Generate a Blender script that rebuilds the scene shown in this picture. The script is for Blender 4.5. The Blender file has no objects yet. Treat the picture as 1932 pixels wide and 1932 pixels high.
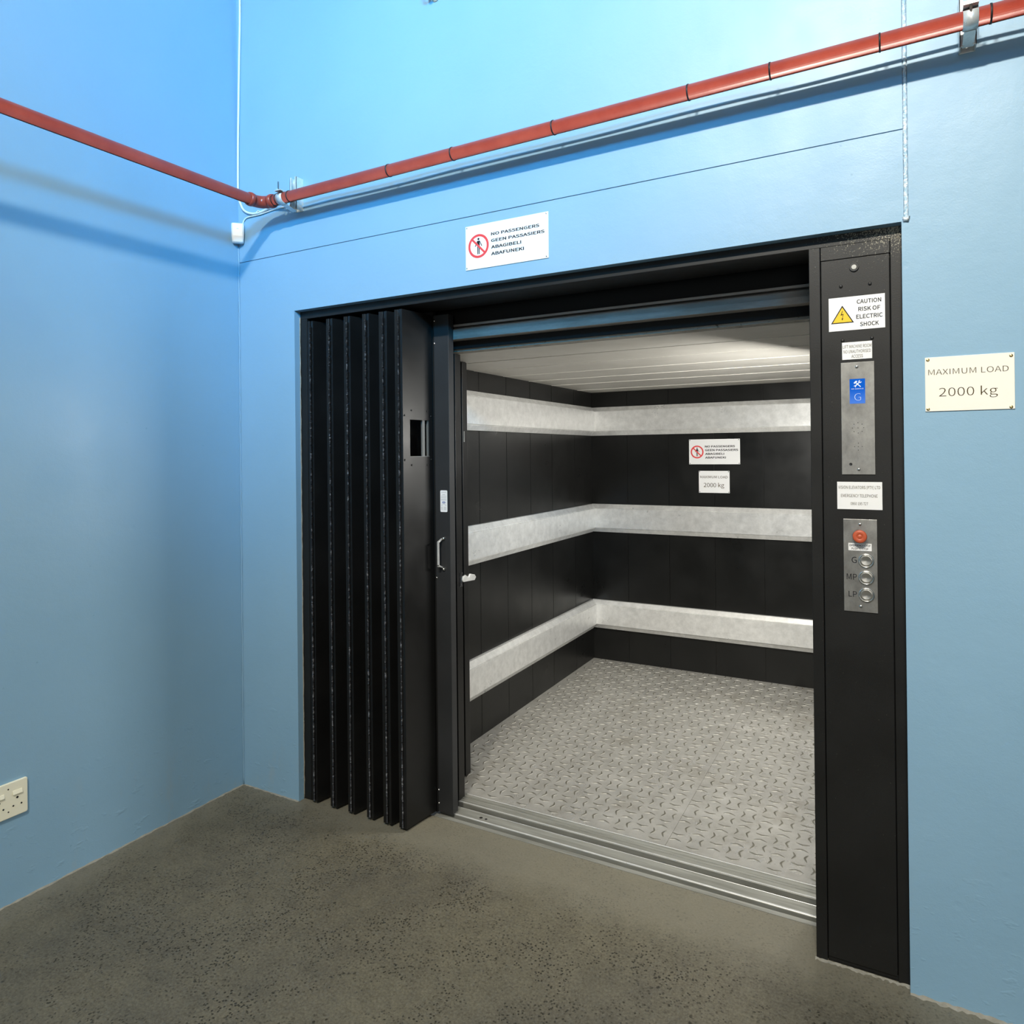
import bpy, math, random
from mathutils import Vector, Matrix
random.seed(7)
PI = math.pi
scene = bpy.context.scene
C = scene.collection

# ------------------------------------------------------------------ camera
cd = bpy.data.cameras.new('camera'); cam = bpy.data.objects.new('camera', cd); C.objects.link(cam)
cd.sensor_width = 36.0; cd.lens = 1317.99 / 1932 * 36.0
cd.shift_x = 0.0; cd.shift_y = -(966.0 - 852.19) / 1932
cd.clip_start = 0.02
R_ = Vector((0.87742349, 0.47960463, -0.01036462)); U_ = Vector((0.01023459, 0.00288563, 0.99994346))
F_ = Vector((-0.47960742, 0.87747996, 0.00237664))
cam.matrix_world = Matrix(((R_.x, U_.x, -F_.x, 2.62367594), (R_.y, U_.y, -F_.y, -2.21057036), (R_.z, U_.z, -F_.z, 1.5), (0, 0, 0, 1)))
scene.camera = cam

# ------------------------------------------------------------------ world, lights, exposure
w = bpy.data.worlds.new('world'); scene.world = w; w.use_nodes = True
w.node_tree.nodes['Background'].inputs[0].default_value = (0.75, 0.85, 1.0, 1)
w.node_tree.nodes['Background'].inputs[1].default_value = 0.3

def area(name, loc, target, sx, sy, power, col, spread=PI):
    l = bpy.data.lights.new(name, 'AREA'); l.shape = 'RECTANGLE'; l.size = sx; l.size_y = sy
    l.energy = power; l.color = col; l.spread = spread
    o = bpy.data.objects.new(name, l); C.objects.link(o); o.location = loc
    o.rotation_euler = (Vector(target) - Vector(loc)).to_track_quat('-Z', 'Y').to_euler()
    return o
area('warm_ceiling_lamp', (2.1, -3.2, 4.2), (1.3, 0.0, 1.5), 0.26, 0.08, 150, (1.0, 0.94, 0.82))
area('warm_side_lamp', (2.95, -3.1, 4.2), (2.95, 0.4, 0.7), 0.26, 0.08, 27, (1.0, 0.95, 0.84), math.radians(96))
area('window_daylight', (4.4, -4.6, 4.05), (0.7, 0.0, 3.3), 0.9, 0.6, 42, (0.03, 0.50, 1.0), math.radians(42))
area('overhead_fill', (2.6, -2.6, 4.1), (2.6, -2.0, 0.0), 3.0, 2.0, 10, (0.92, 0.96, 1.0))  # added soft ambient fill from overhead, no real fitting
area('rear_fill', (3.6, -5.7, 1.7), (1.6, 0.0, 1.5), 1.6, 2.0, 38, (1.0, 0.97, 0.90))  # added fill behind the camera to lift black faces and track
area('car_tube_lamp', (2.60, 1.15, 1.62), (1.4, 1.7, 0.7), 1.2, 0.06, 62, (1.0, 0.98, 0.92))
vs = scene.view_settings
vs.view_transform = 'Standard'; vs.look = 'None'; vs.gamma = 1.0; vs.use_curve_mapping = False
vs.exposure = -0.22

# ------------------------------------------------------------------ materials
def srgb(r, g, b):
    f = lambda c: (c / 255 / 12.92) if c / 255 <= 0.04045 else ((c / 255 + 0.055) / 1.055) ** 2.4
    return (f(r), f(g), f(b), 1)

class Mat:
    def __init__(s, name, col, rough=0.5, metal=0.0, spec=0.5):
        s.m = bpy.data.materials.new(name); s.m.use_nodes = True
        s.nt = s.m.node_tree; s.b = s.nt.nodes['Principled BSDF']
        s.b.inputs['Base Color'].default_value = col; s.b.inputs['Roughness'].default_value = rough
        s.b.inputs['Metallic'].default_value = metal; s.b.inputs['Specular IOR Level'].default_value = spec
        s.col = None
    def n(s, t, **k):
        nd = s.nt.nodes.new(t)
        for a, v in k.items():
            if a in nd.bl_rna.properties and not a[0].isupper(): setattr(nd, a, v)
            else: nd.inputs[a.replace('_', ' ')].default_value = v
        return nd
    def l(s, a, b): s.nt.links.new(a, b)
    def coords(s):
        return s.n('ShaderNodeNewGeometry').outputs['Position']
    def noise(s, scale, detail=4, rough=0.6, vec=None, stretch=None):
        nd = s.n('ShaderNodeTexNoise', Scale=scale, Detail=detail, Roughness=rough)
        v = vec or s.coords()
        if stretch:
            mp = s.n('ShaderNodeVectorMath', operation='MULTIPLY'); s.l(v, mp.inputs[0]); mp.inputs[1].default_value = stretch; v = mp.outputs[0]
        s.l(v, nd.inputs['Vector']); return nd.outputs['Fac']
    def ramp(s, fac, p0, p1, c0=(0, 0, 0, 1), c1=(1, 1, 1, 1)):
        r = s.n('ShaderNodeValToRGB'); e = r.color_ramp.elements
        e[0].position = p0; e[1].position = p1; e[0].color = c0; e[1].color = c1
        s.l(fac, r.inputs[0]); return r.outputs[0]
    def math(s, op, a, b=None):
        nd = s.n('ShaderNodeMath', operation=op)
        for i, v in enumerate((a, b)):
            if v is None: continue
            if isinstance(v, (int, float)): nd.inputs[i].default_value = v
            else: s.l(v, nd.inputs[i])
        return nd.outputs[0]
    def mix(s, fac, a, b):
        nd = s.n('ShaderNodeMix', data_type='RGBA')
        for i, v in ((0, fac), (6, a), (7, b)):
            if isinstance(v, (int, float, tuple)): nd.inputs[i].default_value = v
            else: s.l(v, nd.inputs[i])
        return nd.outputs[2]
    def base(s, c): s.l(c, s.b.inputs['Base Color'])
    def rough(s, c): s.l(c, s.b.inputs['Roughness'])
    def bump(s, h, strength=0.3, dist=0.002):
        prev = s.b.inputs['Normal'].links[0].from_socket if s.b.inputs['Normal'].links else None
        nd = s.n('ShaderNodeBump', Strength=strength, Distance=dist); s.l(h, nd.inputs['Height'])
        if prev: s.l(prev, nd.inputs['Normal'])
        s.l(nd.outputs[0], s.b.inputs['Normal'])
    def xyz(s):
        nd = s.n('ShaderNodeSeparateXYZ'); s.l(s.coords(), nd.inputs[0]); return nd.outputs

# painted plaster wall
BLUE = (0.235, 0.50, 0.76, 1)
def wall_mat(name, dents):
    p = Mat(name, BLUE, 0.42)
    big = p.noise(1.3, 5, 0.6)
    c = p.mix(p.ramp(big, 0.35, 0.7), (0.232, 0.402, 0.550, 1), (0.258, 0.432, 0.582, 1))
    x, y, z = p.xyz()
    # scuffs near the floor and pale rubbed patches
    sc = p.noise(9, 6, 0.75, stretch=(1, 1, 0.35))
    low = p.n('ShaderNodeMapRange'); low.inputs[1].default_value = 0.55; low.inputs[2].default_value = 0.02; p.l(z, low.inputs[0])
    m = p.math('MULTIPLY', p.ramp(sc, 0.56, 0.72), low.outputs[0])
    c = p.mix(p.math('MULTIPLY', m, 0.35), c, (0.36, 0.40, 0.40, 1))
    # small dark nicks
    nk = p.n('ShaderNodeTexVoronoi', Scale=11.0); p.l(p.coords(), nk.inputs['Vector'])
    nm = p.math('MULTIPLY', p.ramp(nk.outputs['Distance'], 0.02, 0.05, (1, 1, 1, 1), (0, 0, 0, 1)), p.ramp(p.noise(2.1, 2), 0.52, 0.6))
    c = p.mix(p.math('MULTIPLY', nm, 0.35), c, (0.10, 0.22, 0.34, 1))
    p.base(c)
    p.rough(p.ramp(p.noise(3, 3), 0.3, 0.7, (0.36, 0.36, 0.36, 1), (0.5, 0.5, 0.5, 1)))
    p.bump(p.noise(230, 3, 0.6), 0.22, 0.0010)
    p.bump(p.noise(14, 5, 0.55), 0.22, 0.006)
    p.bump(p.math('MULTIPLY', p.ramp(p.noise(13, 3, 0.6, stretch=(1, 1, 1.8)), 0.60, 0.72), low.outputs[0]), 0.22, 0.006)
    d = p.n('ShaderNodeTexVoronoi', Scale=7.0); p.l(p.coords(), d.inputs['Vector'])
    p.bump(p.math('MULTIPLY', p.ramp(d.outputs['Distance'], 0.0, 0.09), 1.0), dents, 0.002)
    return p.m
M_WALL = wall_mat('blue_painted_plaster', 0.25)
M_PALE = Mat('grey_blue_painted_plaster', (0.20, 0.23, 0.25, 1), 0.6).m
M_CEIL = Mat('ceiling_paint', (0.34, 0.36, 0.37, 1), 0.7).m
p = Mat('blue_sealant', (0.42, 0.66, 0.86, 1), 0.22); p.bump(p.noise(160, 4), 1.0, 0.004)
p.base(p.mix(p.ramp(p.noise(90, 4, 0.7), 0.45, 0.6), (0.42, 0.62, 0.76, 1), (0.88, 0.93, 0.97, 1))); M_SEAL = p.m
p = Mat('pale_mortar', (0.3, 0.29, 0.25, 1), 0.8); p.bump(p.noise(120, 5), 0.8, 0.004)
p.base(p.mix(p.noise(35, 5), (0.16, 0.15, 0.12, 1), (0.42, 0.40, 0.34, 1))); M_MORTAR = p.m

# concrete floor
p = Mat('worn_concrete', (0.12, 0.11, 0.08, 1), 0.5, 0.0, 0.25)
big = p.ramp(p.noise(1.9, 5, 0.6), 0.36, 0.66)
c = p.mix(big, (0.060, 0.052, 0.032, 1), (0.136, 0.116, 0.068, 1))
c = p.mix(p.math('MULTIPLY', p.ramp(p.noise(0.9, 4, 0.55), 0.5, 0.68), 0.6), c, (0.120, 0.103, 0.054, 1))
c = p.mix(p.ramp(p.noise(11, 6, 0.75), 0.36, 0.66), p.mix(0.35, c, (0.03, 0.027, 0.02, 1)), p.mix(0.18, c, (0.30, 0.27, 0.19, 1)))
fine = p.noise(120, 6, 0.8)
c = p.mix(p.ramp(fine, 0.3, 0.72), p.mix(0.55, c, (0.03, 0.028, 0.02, 1)), p.mix(0.35, c, (0.32, 0.30, 0.25, 1)))
v1 = p.n('ShaderNodeTexVoronoi', Scale=92.0); p.l(p.coords(), v1.inputs['Vector'])
wob = p.math('ADD', v1.outputs['Distance'], p.math('MULTIPLY', p.noise(190, 4, 0.7), 0.62))
pits = p.math('MULTIPLY', p.ramp(wob, 0.56, 0.64, (1, 1, 1, 1), (0, 0, 0, 1)), p.ramp(p.noise(3.2, 6, 0.78), 0.42, 0.56))
v2 = p.n('ShaderNodeTexVoronoi', Scale=44.0); p.l(p.coords(), v2.inputs['Vector'])
pits2 = p.math('MULTIPLY', p.ramp(p.math('ADD', v2.outputs['Distance'], p.math('MULTIPLY', p.noise(95, 4, 0.7), 0.6)), 0.47, 0.52, (1, 1, 1, 1), (0, 0, 0, 1)), p.ramp(p.noise(4.3, 6, 0.75), 0.50, 0.60))
allp = p.math('MAXIMUM', pits, pits2)
c = p.mix(p.math('MULTIPLY', allp, 0.85), c, (0.022, 0.02, 0.014, 1))
# trowelled mortar residue along the wall foot
x, y, z = p.xyz()
edge = p.math('MINIMUM', x, p.math('MULTIPLY', y, -1.0))
em = p.n('ShaderNodeMapRange'); em.inputs[1].default_value = 0.16; em.inputs[2].default_value = 0.0; p.l(p.math('ADD', edge, p.math('MULTIPLY', p.math('SUBTRACT', p.noise(7, 5, 0.7), 0.5), 0.22)), em.inputs[0])
c = p.mix(p.math('MULTIPLY', em.outputs[0], 0.5), c, (0.23, 0.215, 0.165, 1))
p.base(c)
p.rough(p.ramp(p.noise(6, 4), 0.3, 0.7, (0.42, 0.42, 0.42, 1), (0.62, 0.62, 0.62, 1)))
p.bump(p.math('SUBTRACT', p.math('MULTIPLY', fine, 0.25), allp), 0.4, 0.0025)
M_FLOOR = p.m

# dark powder coated steel
def black(name, col, rough, bump=0.12, speck=False):
    p = Mat(name, col, rough, 0.0, 0.38)
    c = p.mix(p.ramp(p.noise(2.5, 4), 0.35, 0.7), col, tuple(v * 1.35 for v in col[:3]) + (1,))
    sc = p.noise(30, 6, 0.8, stretch=(1, 1, 0.25))
    c = p.mix(p.math('MULTIPLY', p.ramp(sc, 0.70, 0.78), 0.16), c, (0.25, 0.25, 0.24, 1))
    if speck:   # plaster dust splashed on the top right end
        x, y, z = p.xyz()
        mx = p.n('ShaderNodeMapRange'); mx.inputs[1].default_value = 2.32; mx.inputs[2].default_value = 2.66; p.l(x, mx.inputs[0])
        mz = p.n('ShaderNodeMapRange'); mz.inputs[1].default_value = 2.00; mz.inputs[2].default_value = 2.13; p.l(z, mz.inputs[0])
        am = p.math('MULTIPLY', mx.outputs[0], mz.outputs[0])
        thr = p.math('SUBTRACT', 0.74, p.math('MULTIPLY', am, 0.30))
        dust = p.math('GREATER_THAN', p.noise(260, 3, 0.7), thr)
        c = p.mix(p.math('MULTIPLY', dust, 0.65), c, (0.40, 0.37, 0.28, 1))
    p.base(c); p.bump(p.noise(420, 2), bump, 0.001)
    p.rough(p.ramp(p.noise(5, 4), 0.3, 0.7, (rough - 0.06,) * 3 + (1,), (rough + 0.08,) * 3 + (1,)))
    return p.m
M_DOOR = black('black_powder_coat', (0.0055, 0.0055, 0.0055, 1), 0.38)
M_FRAME = black('charcoal_frame_coat', (0.0080, 0.0080, 0.0077, 1), 0.44, 0.2, True)
M_STILE = black('stile_coat_with_sheen', (0.022, 0.023, 0.0245, 1), 0.45)  # coat lightened, partly for the daylight sheen on the stile face
M_GLASSREFL = Mat('grey_reflection_and_ledge', (0.14, 0.14, 0.13, 1), 0.5).m  # grey of the painted reflections and ledge behind the vision glass
M_CARWALL = black('black_car_panel', (0.0068, 0.0069, 0.0066, 1), 0.33, 0.1)
M_VOID = Mat('black_shaft', (0.004, 0.004, 0.004, 1), 0.8).m
M_RUBBER = Mat('black_plastic', (0.012, 0.012, 0.012, 1), 0.5).m
p = Mat('worn_hinge_steel', (0.02, 0.02, 0.022, 1), 0.35, 0.4)
p.base(p.mix(p.ramp(p.noise(60, 4, 0.8), 0.52, 0.66), (0.02, 0.02, 0.021, 1), (0.22, 0.22, 0.23, 1))); M_HINGE = p.m

def metal(name, c0, c1, rough, metal_=0.9, scale=30, stretch=None, bump=0.05):
    p = Mat(name, c0, rough, metal_)
    p.base(p.mix(p.ramp(p.noise(scale, 6, 0.7, stretch=stretch), 0.35, 0.7), c0, c1))
    p.rough(p.ramp(p.noise(scale * 0.4, 5, 0.7, stretch=stretch), 0.3, 0.7, (rough - 0.08,) * 3 + (1,), (rough + 0.1,) * 3 + (1,)))
    p.bump(p.noise(scale * 4, 3), bump, 0.001)
    return p.m
M_GALV = metal('galvanised_rail', (0.66, 0.66, 0.645, 1), (0.86, 0.86, 0.845, 1), 0.34, 0.45, 22)
M_ALU = metal('worn_aluminium_sill', (0.19, 0.19, 0.165, 1), (0.38, 0.38, 0.345, 1), 0.40, 0.25, 18, (0.12, 1.6, 1))
M_TRACK = metal('dull_track_steel', (0.26, 0.245, 0.225, 1), (0.46, 0.43, 0.40, 1), 0.42, 0.15, 24, (0.15, 1, 1))
M_STEEL = metal('brushed_stainless', (0.25, 0.247, 0.235, 1), (0.40, 0.395, 0.375, 1), 0.40, 0.75, 22, (1, 1, 0.7))
M_ZINC = metal('zinc_bracket', (0.62, 0.65, 0.64, 1), (0.82, 0.83, 0.80, 1), 0.34, 0.4, 60)
M_SCREW = Mat('bright_screw', (0.75, 0.75, 0.72, 1), 0.25, 1.0).m
M_BRASS = Mat('yellow_zinc_screw', (0.62, 0.50, 0.25, 1), 0.3, 1.0).m
M_BUTTON = Mat('spun_steel_button', (0.62, 0.60, 0.55, 1), 0.28, 0.9); M_BUTTON.b.inputs['Anisotropic'].default_value = 0.8; M_BUTTON = M_BUTTON.m

# tread plate: worn steel with brown stains
p = Mat('worn_tread_plate', (0.36, 0.35, 0.32, 1), 0.42, 0.35)
c = p.mix(p.ramp(p.noise(9, 6, 0.75), 0.3, 0.7), (0.33, 0.32, 0.295, 1), (0.47, 0.46, 0.43, 1))
c = p.mix(p.math('MULTIPLY', p.ramp(p.noise(2.6, 6, 0.75), 0.54, 0.68), 0.5), c, (0.20, 0.175, 0.13, 1))
c = p.mix(p.ramp(p.noise(70, 5, 0.8), 0.60, 0.78), c, (0.22, 0.205, 0.17, 1))
p.base(c)
p.rough(p.ramp(p.noise(3.3, 5, 0.7), 0.35, 0.65, (0.21, 0.21, 0.21, 1), (0.50, 0.50, 0.50, 1)))
p.bump(p.noise(150, 4), 0.08, 0.001); M_TREAD = p.m
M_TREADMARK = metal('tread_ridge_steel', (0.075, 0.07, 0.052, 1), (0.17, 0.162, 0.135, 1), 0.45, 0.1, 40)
M_TREADSIDE = metal('polished_highlight_flank', (0.30, 0.29, 0.26, 1), (0.46, 0.45, 0.41, 1), 0.45, 0.15, 40)  # polished flanks, painted lighter also for the bright rim highlight
p = Mat('cream_ceiling_steel', (0.44, 0.42, 0.38, 1), 0.45); p.bump(p.noise(40, 5), 0.08, 0.001)
p.base(p.mix(p.ramp(p.noise(6, 5), 0.3, 0.7), (0.50, 0.48, 0.435, 1), (0.58, 0.56, 0.515, 1))); M_CARCEIL = p.m
M_SEAMLINE = Mat('pale_seam_highlight', (0.80, 0.78, 0.73, 1), 0.35).m  # bright seam line put in as a pale colour
M_RUST = Mat('chipped_edge_paint', (0.40, 0.38, 0.34, 1), 0.6)
M_RUST.base(M_RUST.mix(M_RUST.ramp(M_RUST.noise(45, 5, 0.8, stretch=(0.5, 1, 1)), 0.58, 0.64), (0.30, 0.285, 0.25, 1), (0.04, 0.03, 0.022, 1))); M_RUST = M_RUST.m

# pipe paint
p = Mat('red_pipe_paint', (0.42, 0.055, 0.03, 1), 0.30)
p.base(p.mix(p.ramp(p.noise(12, 5, 0.7), 0.3, 0.75), (0.29, 0.038, 0.022, 1), (0.39, 0.066, 0.038, 1)))
p.bump(p.noise(60, 5, 0.7), 0.2, 0.0015); M_RED = p.m
M_WHITE = Mat('white_plastic', (0.82, 0.84, 0.83, 1), 0.35).m
M_CABLE = Mat('white_cable_sheath', (0.80, 0.83, 0.82, 1), 0.4).m
M_CREAM = Mat('cream_plastic', (0.86, 0.83, 0.66, 1), 0.38).m
M_DARKHOLE = Mat('dark_hole', (0.006, 0.005, 0.004, 1), 0.8).m
M_SIGN = Mat('white_sign_face', (0.86, 0.86, 0.86, 1), 0.35).m
M_SIGNW = Mat('ivory_sign_face', (0.88, 0.85, 0.76, 1), 0.35).m
M_INK = Mat('black_ink', (0.012, 0.012, 0.016, 1), 0.5, 0.0, 0.15).m
M_INKB = Mat('brown_black_engraving', (0.06, 0.04, 0.012, 1), 0.5, 0.0, 0.1).m
M_SIGNRED = Mat('red_ink', (0.75, 0.06, 0.06, 1), 0.45).m
M_YEL = Mat('yellow_ink', (0.88, 0.55, 0.01, 1), 0.45).m
M_BLUEINK = Mat('blue_ink', (0.03, 0.09, 0.35, 1), 0.5).m
M_GREYINK = Mat('grey_print', (0.25, 0.26, 0.27, 1), 0.5).m
M_STOP = Mat('orange_red_button', (0.48, 0.088, 0.034, 1), 0.45).m
M_GLASS = Mat('dark_vision_glass', (0.02, 0.02, 0.02, 1), 0.05)
M_GLASS.b.inputs['Transmission Weight'].default_value = 1.0; M_GLASS.b.inputs['Base Color'].default_value = (0.8, 0.8, 0.78, 1); M_GLASS.b.inputs['IOR'].default_value = 1.1; M_GLASS = M_GLASS.m
# lit display
p = Mat('lit_blue_screen', (0.0, 0.02, 0.1, 1), 0.1)
x, y, z = p.xyz(); g = p.n('ShaderNodeMapRange'); g.inputs[1].default_value = 1.6325; g.inputs[2].default_value = 1.675; p.l(z, g.inputs[0])
p.l(p.mix(g.outputs[0], (0.10, 0.26, 0.80, 1), (0.006, 0.12, 0.62, 1)), p.b.inputs['Emission Color']); p.b.inputs['Emission Strength'].default_value = 1.0; M_SCREEN = p.m
p = Mat('lit_white_pixels', (0.2, 0.2, 0.2, 1), 0.3); p.b.inputs['Emission Color'].default_value = (0.8, 0.92, 1, 1); p.b.inputs['Emission Strength'].default_value = 0.95; M_PIX = p.m

# ------------------------------------------------------------------ mesh helpers
def origin(o):
    v = Vector((0, 0, 0))
    while o is not None: v += o.location; o = o.parent
    return v

class MB:
    def __init__(s): s.v = []; s.f = []; s.sm = []
    def add(s, vs, fs, smooth=False, T=None):
        b = len(s.v)
        for q in vs: s.v.append(tuple(T @ Vector(q)) if T is not None else tuple(q))
        for f in fs: s.f.append([b + i for i in f]); s.sm.append(smooth)
        return s
    def box(s, x0, x1, y0, y1, z0, z1, T=None):
        vs = [(x, y, z) for x in (x0, x1) for y in (y0, y1) for z in (z0, z1)]
        return s.add(vs, [(0, 1, 3, 2), (4, 6, 7, 5), (0, 4, 5, 1), (2, 3, 7, 6), (0, 2, 6, 4), (1, 5, 7, 3)], T=T)
    def prism(s, poly, a, b, axis='z', T=None):
        # poly: 2D points, extruded along axis from a to b ; x: (y,z)  y: (x,z)  z: (x,y)
        mk = {'x': lambda p, t: (t, p[0], p[1]), 'y': lambda p, t: (p[0], t, p[1]), 'z': lambda p, t: (p[0], p[1], t)}[axis]
        n = len(poly); vs = [mk(q, a) for q in poly] + [mk(q, b) for q in poly]
        fs = [(i, (i + 1) % n, n + (i + 1) % n, n + i) for i in range(n)] + [list(range(n))[::-1], list(range(n, 2 * n))]
        return s.add(vs, fs, T=T)
    def lathe(s, prof, n=24, T=None, smooth=True, arc=(0, 2 * PI)):
        # prof: (r, h) around local z
        full = abs(arc[1] - arc[0] - 2 * PI) < 1e-6; m = n if full else n + 1
        vs = []; fs = []
        for i in range(m):
            t = arc[0] + (arc[1] - arc[0]) * i / n
            for r, h in prof: vs.append((r * math.cos(t), r * math.sin(t), h))
        k = len(prof)
        for i in range(n):
            j = (i + 1) % m
            for q in range(k - 1): fs.append((i * k + q, j * k + q, j * k + q + 1, i * k + q + 1))
        return s.add(vs, fs, smooth, T)
    def cyl(s, p0, p1, r, n=16, smooth=True):
        p0, p1 = Vector(p0), Vector(p1); d = p1 - p0
        T = Matrix.Translation(p0) @ d.to_track_quat('Z', 'Y').to_matrix().to_4x4()
        return s.lathe([(0, 0), (r, 0), (r, 0), (r, d.length), (r, d.length), (0, d.length)], n, T, smooth)
    def tube(s, pts, r, n=12):
        pts = [Vector(q) for q in pts]; vs = []; fs = []; up = None
        for i, q in enumerate(pts):
            d = (pts[min(i + 1, len(pts) - 1)] - pts[max(i - 1, 0)]).normalized()
            if up is None:
                up = Vector((0, 0, 1)) if abs(d.z) < 0.9 else Vector((1, 0, 0))
            a = (up - d * up.dot(d)).normalized(); up = a; b = d.cross(a)
            for k in range(n): t = 2 * PI * k / n; vs.append(q + (a * math.cos(t) + b * math.sin(t)) * r)
        for i in range(len(pts) - 1):
            for k in range(n):
                k2 = (k + 1) % n; fs.append((i * n + k, i * n + k2, (i + 1) * n + k2, (i + 1) * n + k))
        fs.append(list(range(n))[::-1]); fs.append([(len(pts) - 1) * n + k for k in range(n)])
        return s.add(vs, fs, True)
    def build(s, name, mat, parent=None, bevel=0, seg=2):
        o0 = origin(parent)
        me = bpy.data.meshes.new(name); me.from_pydata([tuple(Vector(v) - o0) for v in s.v], [], s.f)
        me.polygons.foreach_set('use_smooth', [bool(v) for v in s.sm])
        for m in (mat if isinstance(mat, (list, tuple)) else [mat]): me.materials.append(m)
        me.update()
        o = bpy.data.objects.new(name, me); C.objects.link(o)
        if parent is not None: o.parent = parent
        if bevel:
            md = o.modifiers.new('edge', 'BEVEL'); md.width = bevel; md.segments = seg; md.limit_method = 'ANGLE'; md.angle_limit = math.radians(40)
        return o

def smooth_path(pts, n=6):
    P = [Vector(q) for q in pts]; out = []
    for i in range(len(P) - 1):
        a = P[max(i - 1, 0)]; b = P[i]; c = P[i + 1]; d = P[min(i + 2, len(P) - 1)]
        for k in range(n):
            t = k / n
            out.append(0.5 * ((2 * b) + (c - a) * t + (2 * a - 5 * b + 4 * c - d) * t * t + (3 * b - a - 3 * c + d) * t ** 3))
    out.append(P[-1]); return out

def thing(name, loc, label, cat, group=None):
    o = bpy.data.objects.new(name, None); C.objects.link(o); o.location = loc; o.empty_display_size = 0.1
    o['label'] = label; o['category'] = cat; o['kind'] = 'thing'
    if group: o['group'] = group
    return o
def tag(o, label, cat, group=None):
    o['label'] = label; o['category'] = cat; o['kind'] = 'thing'
    if group: o['group'] = group
    return o
def struct(o, label, cat):
    o['kind'] = 'structure'; o['label'] = label; o['category'] = cat; return o
def dup(o, loc, label, group):
    c = o.copy(); C.objects.link(c); c.location = loc; c['label'] = label; c['group'] = group
    for ch in o.children:
        d = ch.copy(); C.objects.link(d); d.parent = c
        for g in ch.children:
            e = g.copy(); C.objects.link(e); e.parent = d
    return c

import os
FONT = None
for _d in (bpy.utils.resource_path('LOCAL'), bpy.utils.resource_path('SYSTEM')):      # Blender's own bundled sans serif
    _p = os.path.join(_d, 'datafiles', 'fonts', 'Noto Sans CJK Regular.woff2')
    if FONT is None and os.path.exists(_p):
        try: FONT = bpy.data.fonts.load(_p)
        except Exception: FONT = None
# text and pictograms as thin raised meshes on a face looking towards -y (u = x, v = z)
def text_into(mb, body, box, y, bold=0.0, th=0.0004):
    cu = bpy.data.curves.new('lettering_source', 'FONT'); cu.body = body; cu.size = 1.0; cu.offset = bold; cu.resolution_u = 3
    if FONT: cu.font = FONT
    o = bpy.data.objects.new('lettering_source', cu); C.objects.link(o)
    bpy.context.view_layer.update()
    me = bpy.data.meshes.new_from_object(o.evaluated_get(bpy.context.evaluated_depsgraph_get()))
    bpy.data.objects.remove(o); bpy.data.curves.remove(cu)
    xs = [v.co.x for v in me.vertices]; ys = [v.co.y for v in me.vertices]
    x0, x1, y0, y1 = min(xs), max(xs), min(ys), max(ys)
    a, b, c, d = box
    vs = [(a + (v.co.x - x0) / (x1 - x0) * (c - a), y - th, b + (v.co.y - y0) / (y1 - y0) * (d - b)) for v in me.vertices]
    mb.add(vs, [list(f.vertices) for f in me.polygons])
    bpy.data.meshes.remove(me)
def flat(mb, poly, y0, y1): mb.prism(poly, y0, y1, 'y')
def ring(mb, cx, cz, r0, r1, y0, y1, n=40):
    T = Matrix.Translation((cx, y1, cz)) @ Matrix.Rotation(PI / 2, 4, 'X')
    h = y1 - y0
    mb.lathe([(r0, 0), (r0, h), (r1, h), (r1, 0)], n, T, False)
def disc(mb, cx, cz, r, y0, y1, n=24, dome=0):
    T = Matrix.Translation((cx, y1, cz)) @ Matrix.Rotation(PI / 2, 4, 'X'); h = y1 - y0
    pr = [(r, 0), (r, h * (0.4 if dome else 1))]
    if dome: pr += [(r * 0.8, h * 0.75), (r * 0.45, h * 0.95), (0, h)]
    else: pr += [(r, h), (0, h)]
    mb.lathe(pr, n, T, bool(dome))

# ------------------------------------------------------------------ room shell
XL, XR, ZO, ZG, XJ = 0.3454, 2.6486, 2.1288, 2.3836, 2.654
CH = 4.3; RX = 6.5; RY = -6.0
struct(MB().box(-0.2, RX, RY, 0.172, -0.12, 0.0).build('floor', M_FLOOR), 'worn brown grey concrete floor with dark pits', 'floor')
g = 0.0016
b = MB()
b.box(-0.2, XL, 0.0, 0.20, -0.1, ZO)                       # beside the opening
b.box(-0.2, XJ, 0.0, 0.20, ZO, ZG - g)                    # lintel
b.box(-0.2, XJ, 0.0, 0.20, ZG + g, CH)                    # field above the groove line
b.box(-0.2, XJ, 0.006, 0.19, ZG - g, ZG + g)              # bottom of the groove
b.box(XR, RX, 0.0, 0.20, -0.1, ZO)                        # right of the opening
b.box(XJ + 0.012, RX, 0.0, 0.20, ZO, CH)
b.box(XJ, XJ + 0.012, 0.008, 0.19, ZO, CH)
struct(b.build('wall_back', M_WALL), 'blue painted plaster wall round the lift opening', 'wall')
struct(MB().box(-0.2, 0.0, RY, 0.0, -0.1, CH).build('wall_left', M_WALL), 'blue painted plaster side wall with pipe shadow', 'wall')
struct(MB().box(RX, RX + 0.2, RY, 0.2, -0.1, CH).build('wall_right', M_PALE), 'pale wall beyond the view', 'wall')
struct(MB().box(-0.2, RX, RY - 0.2, RY, -0.1, CH).build('wall_rear', M_PALE), 'pale wall behind the viewer', 'wall')
struct(MB().box(-0.2, RX + 0.2, RY - 0.2, 0.2, CH, CH + 0.15).build('ceiling', M_CEIL), 'white ceiling above the lobby', 'ceiling')
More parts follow.
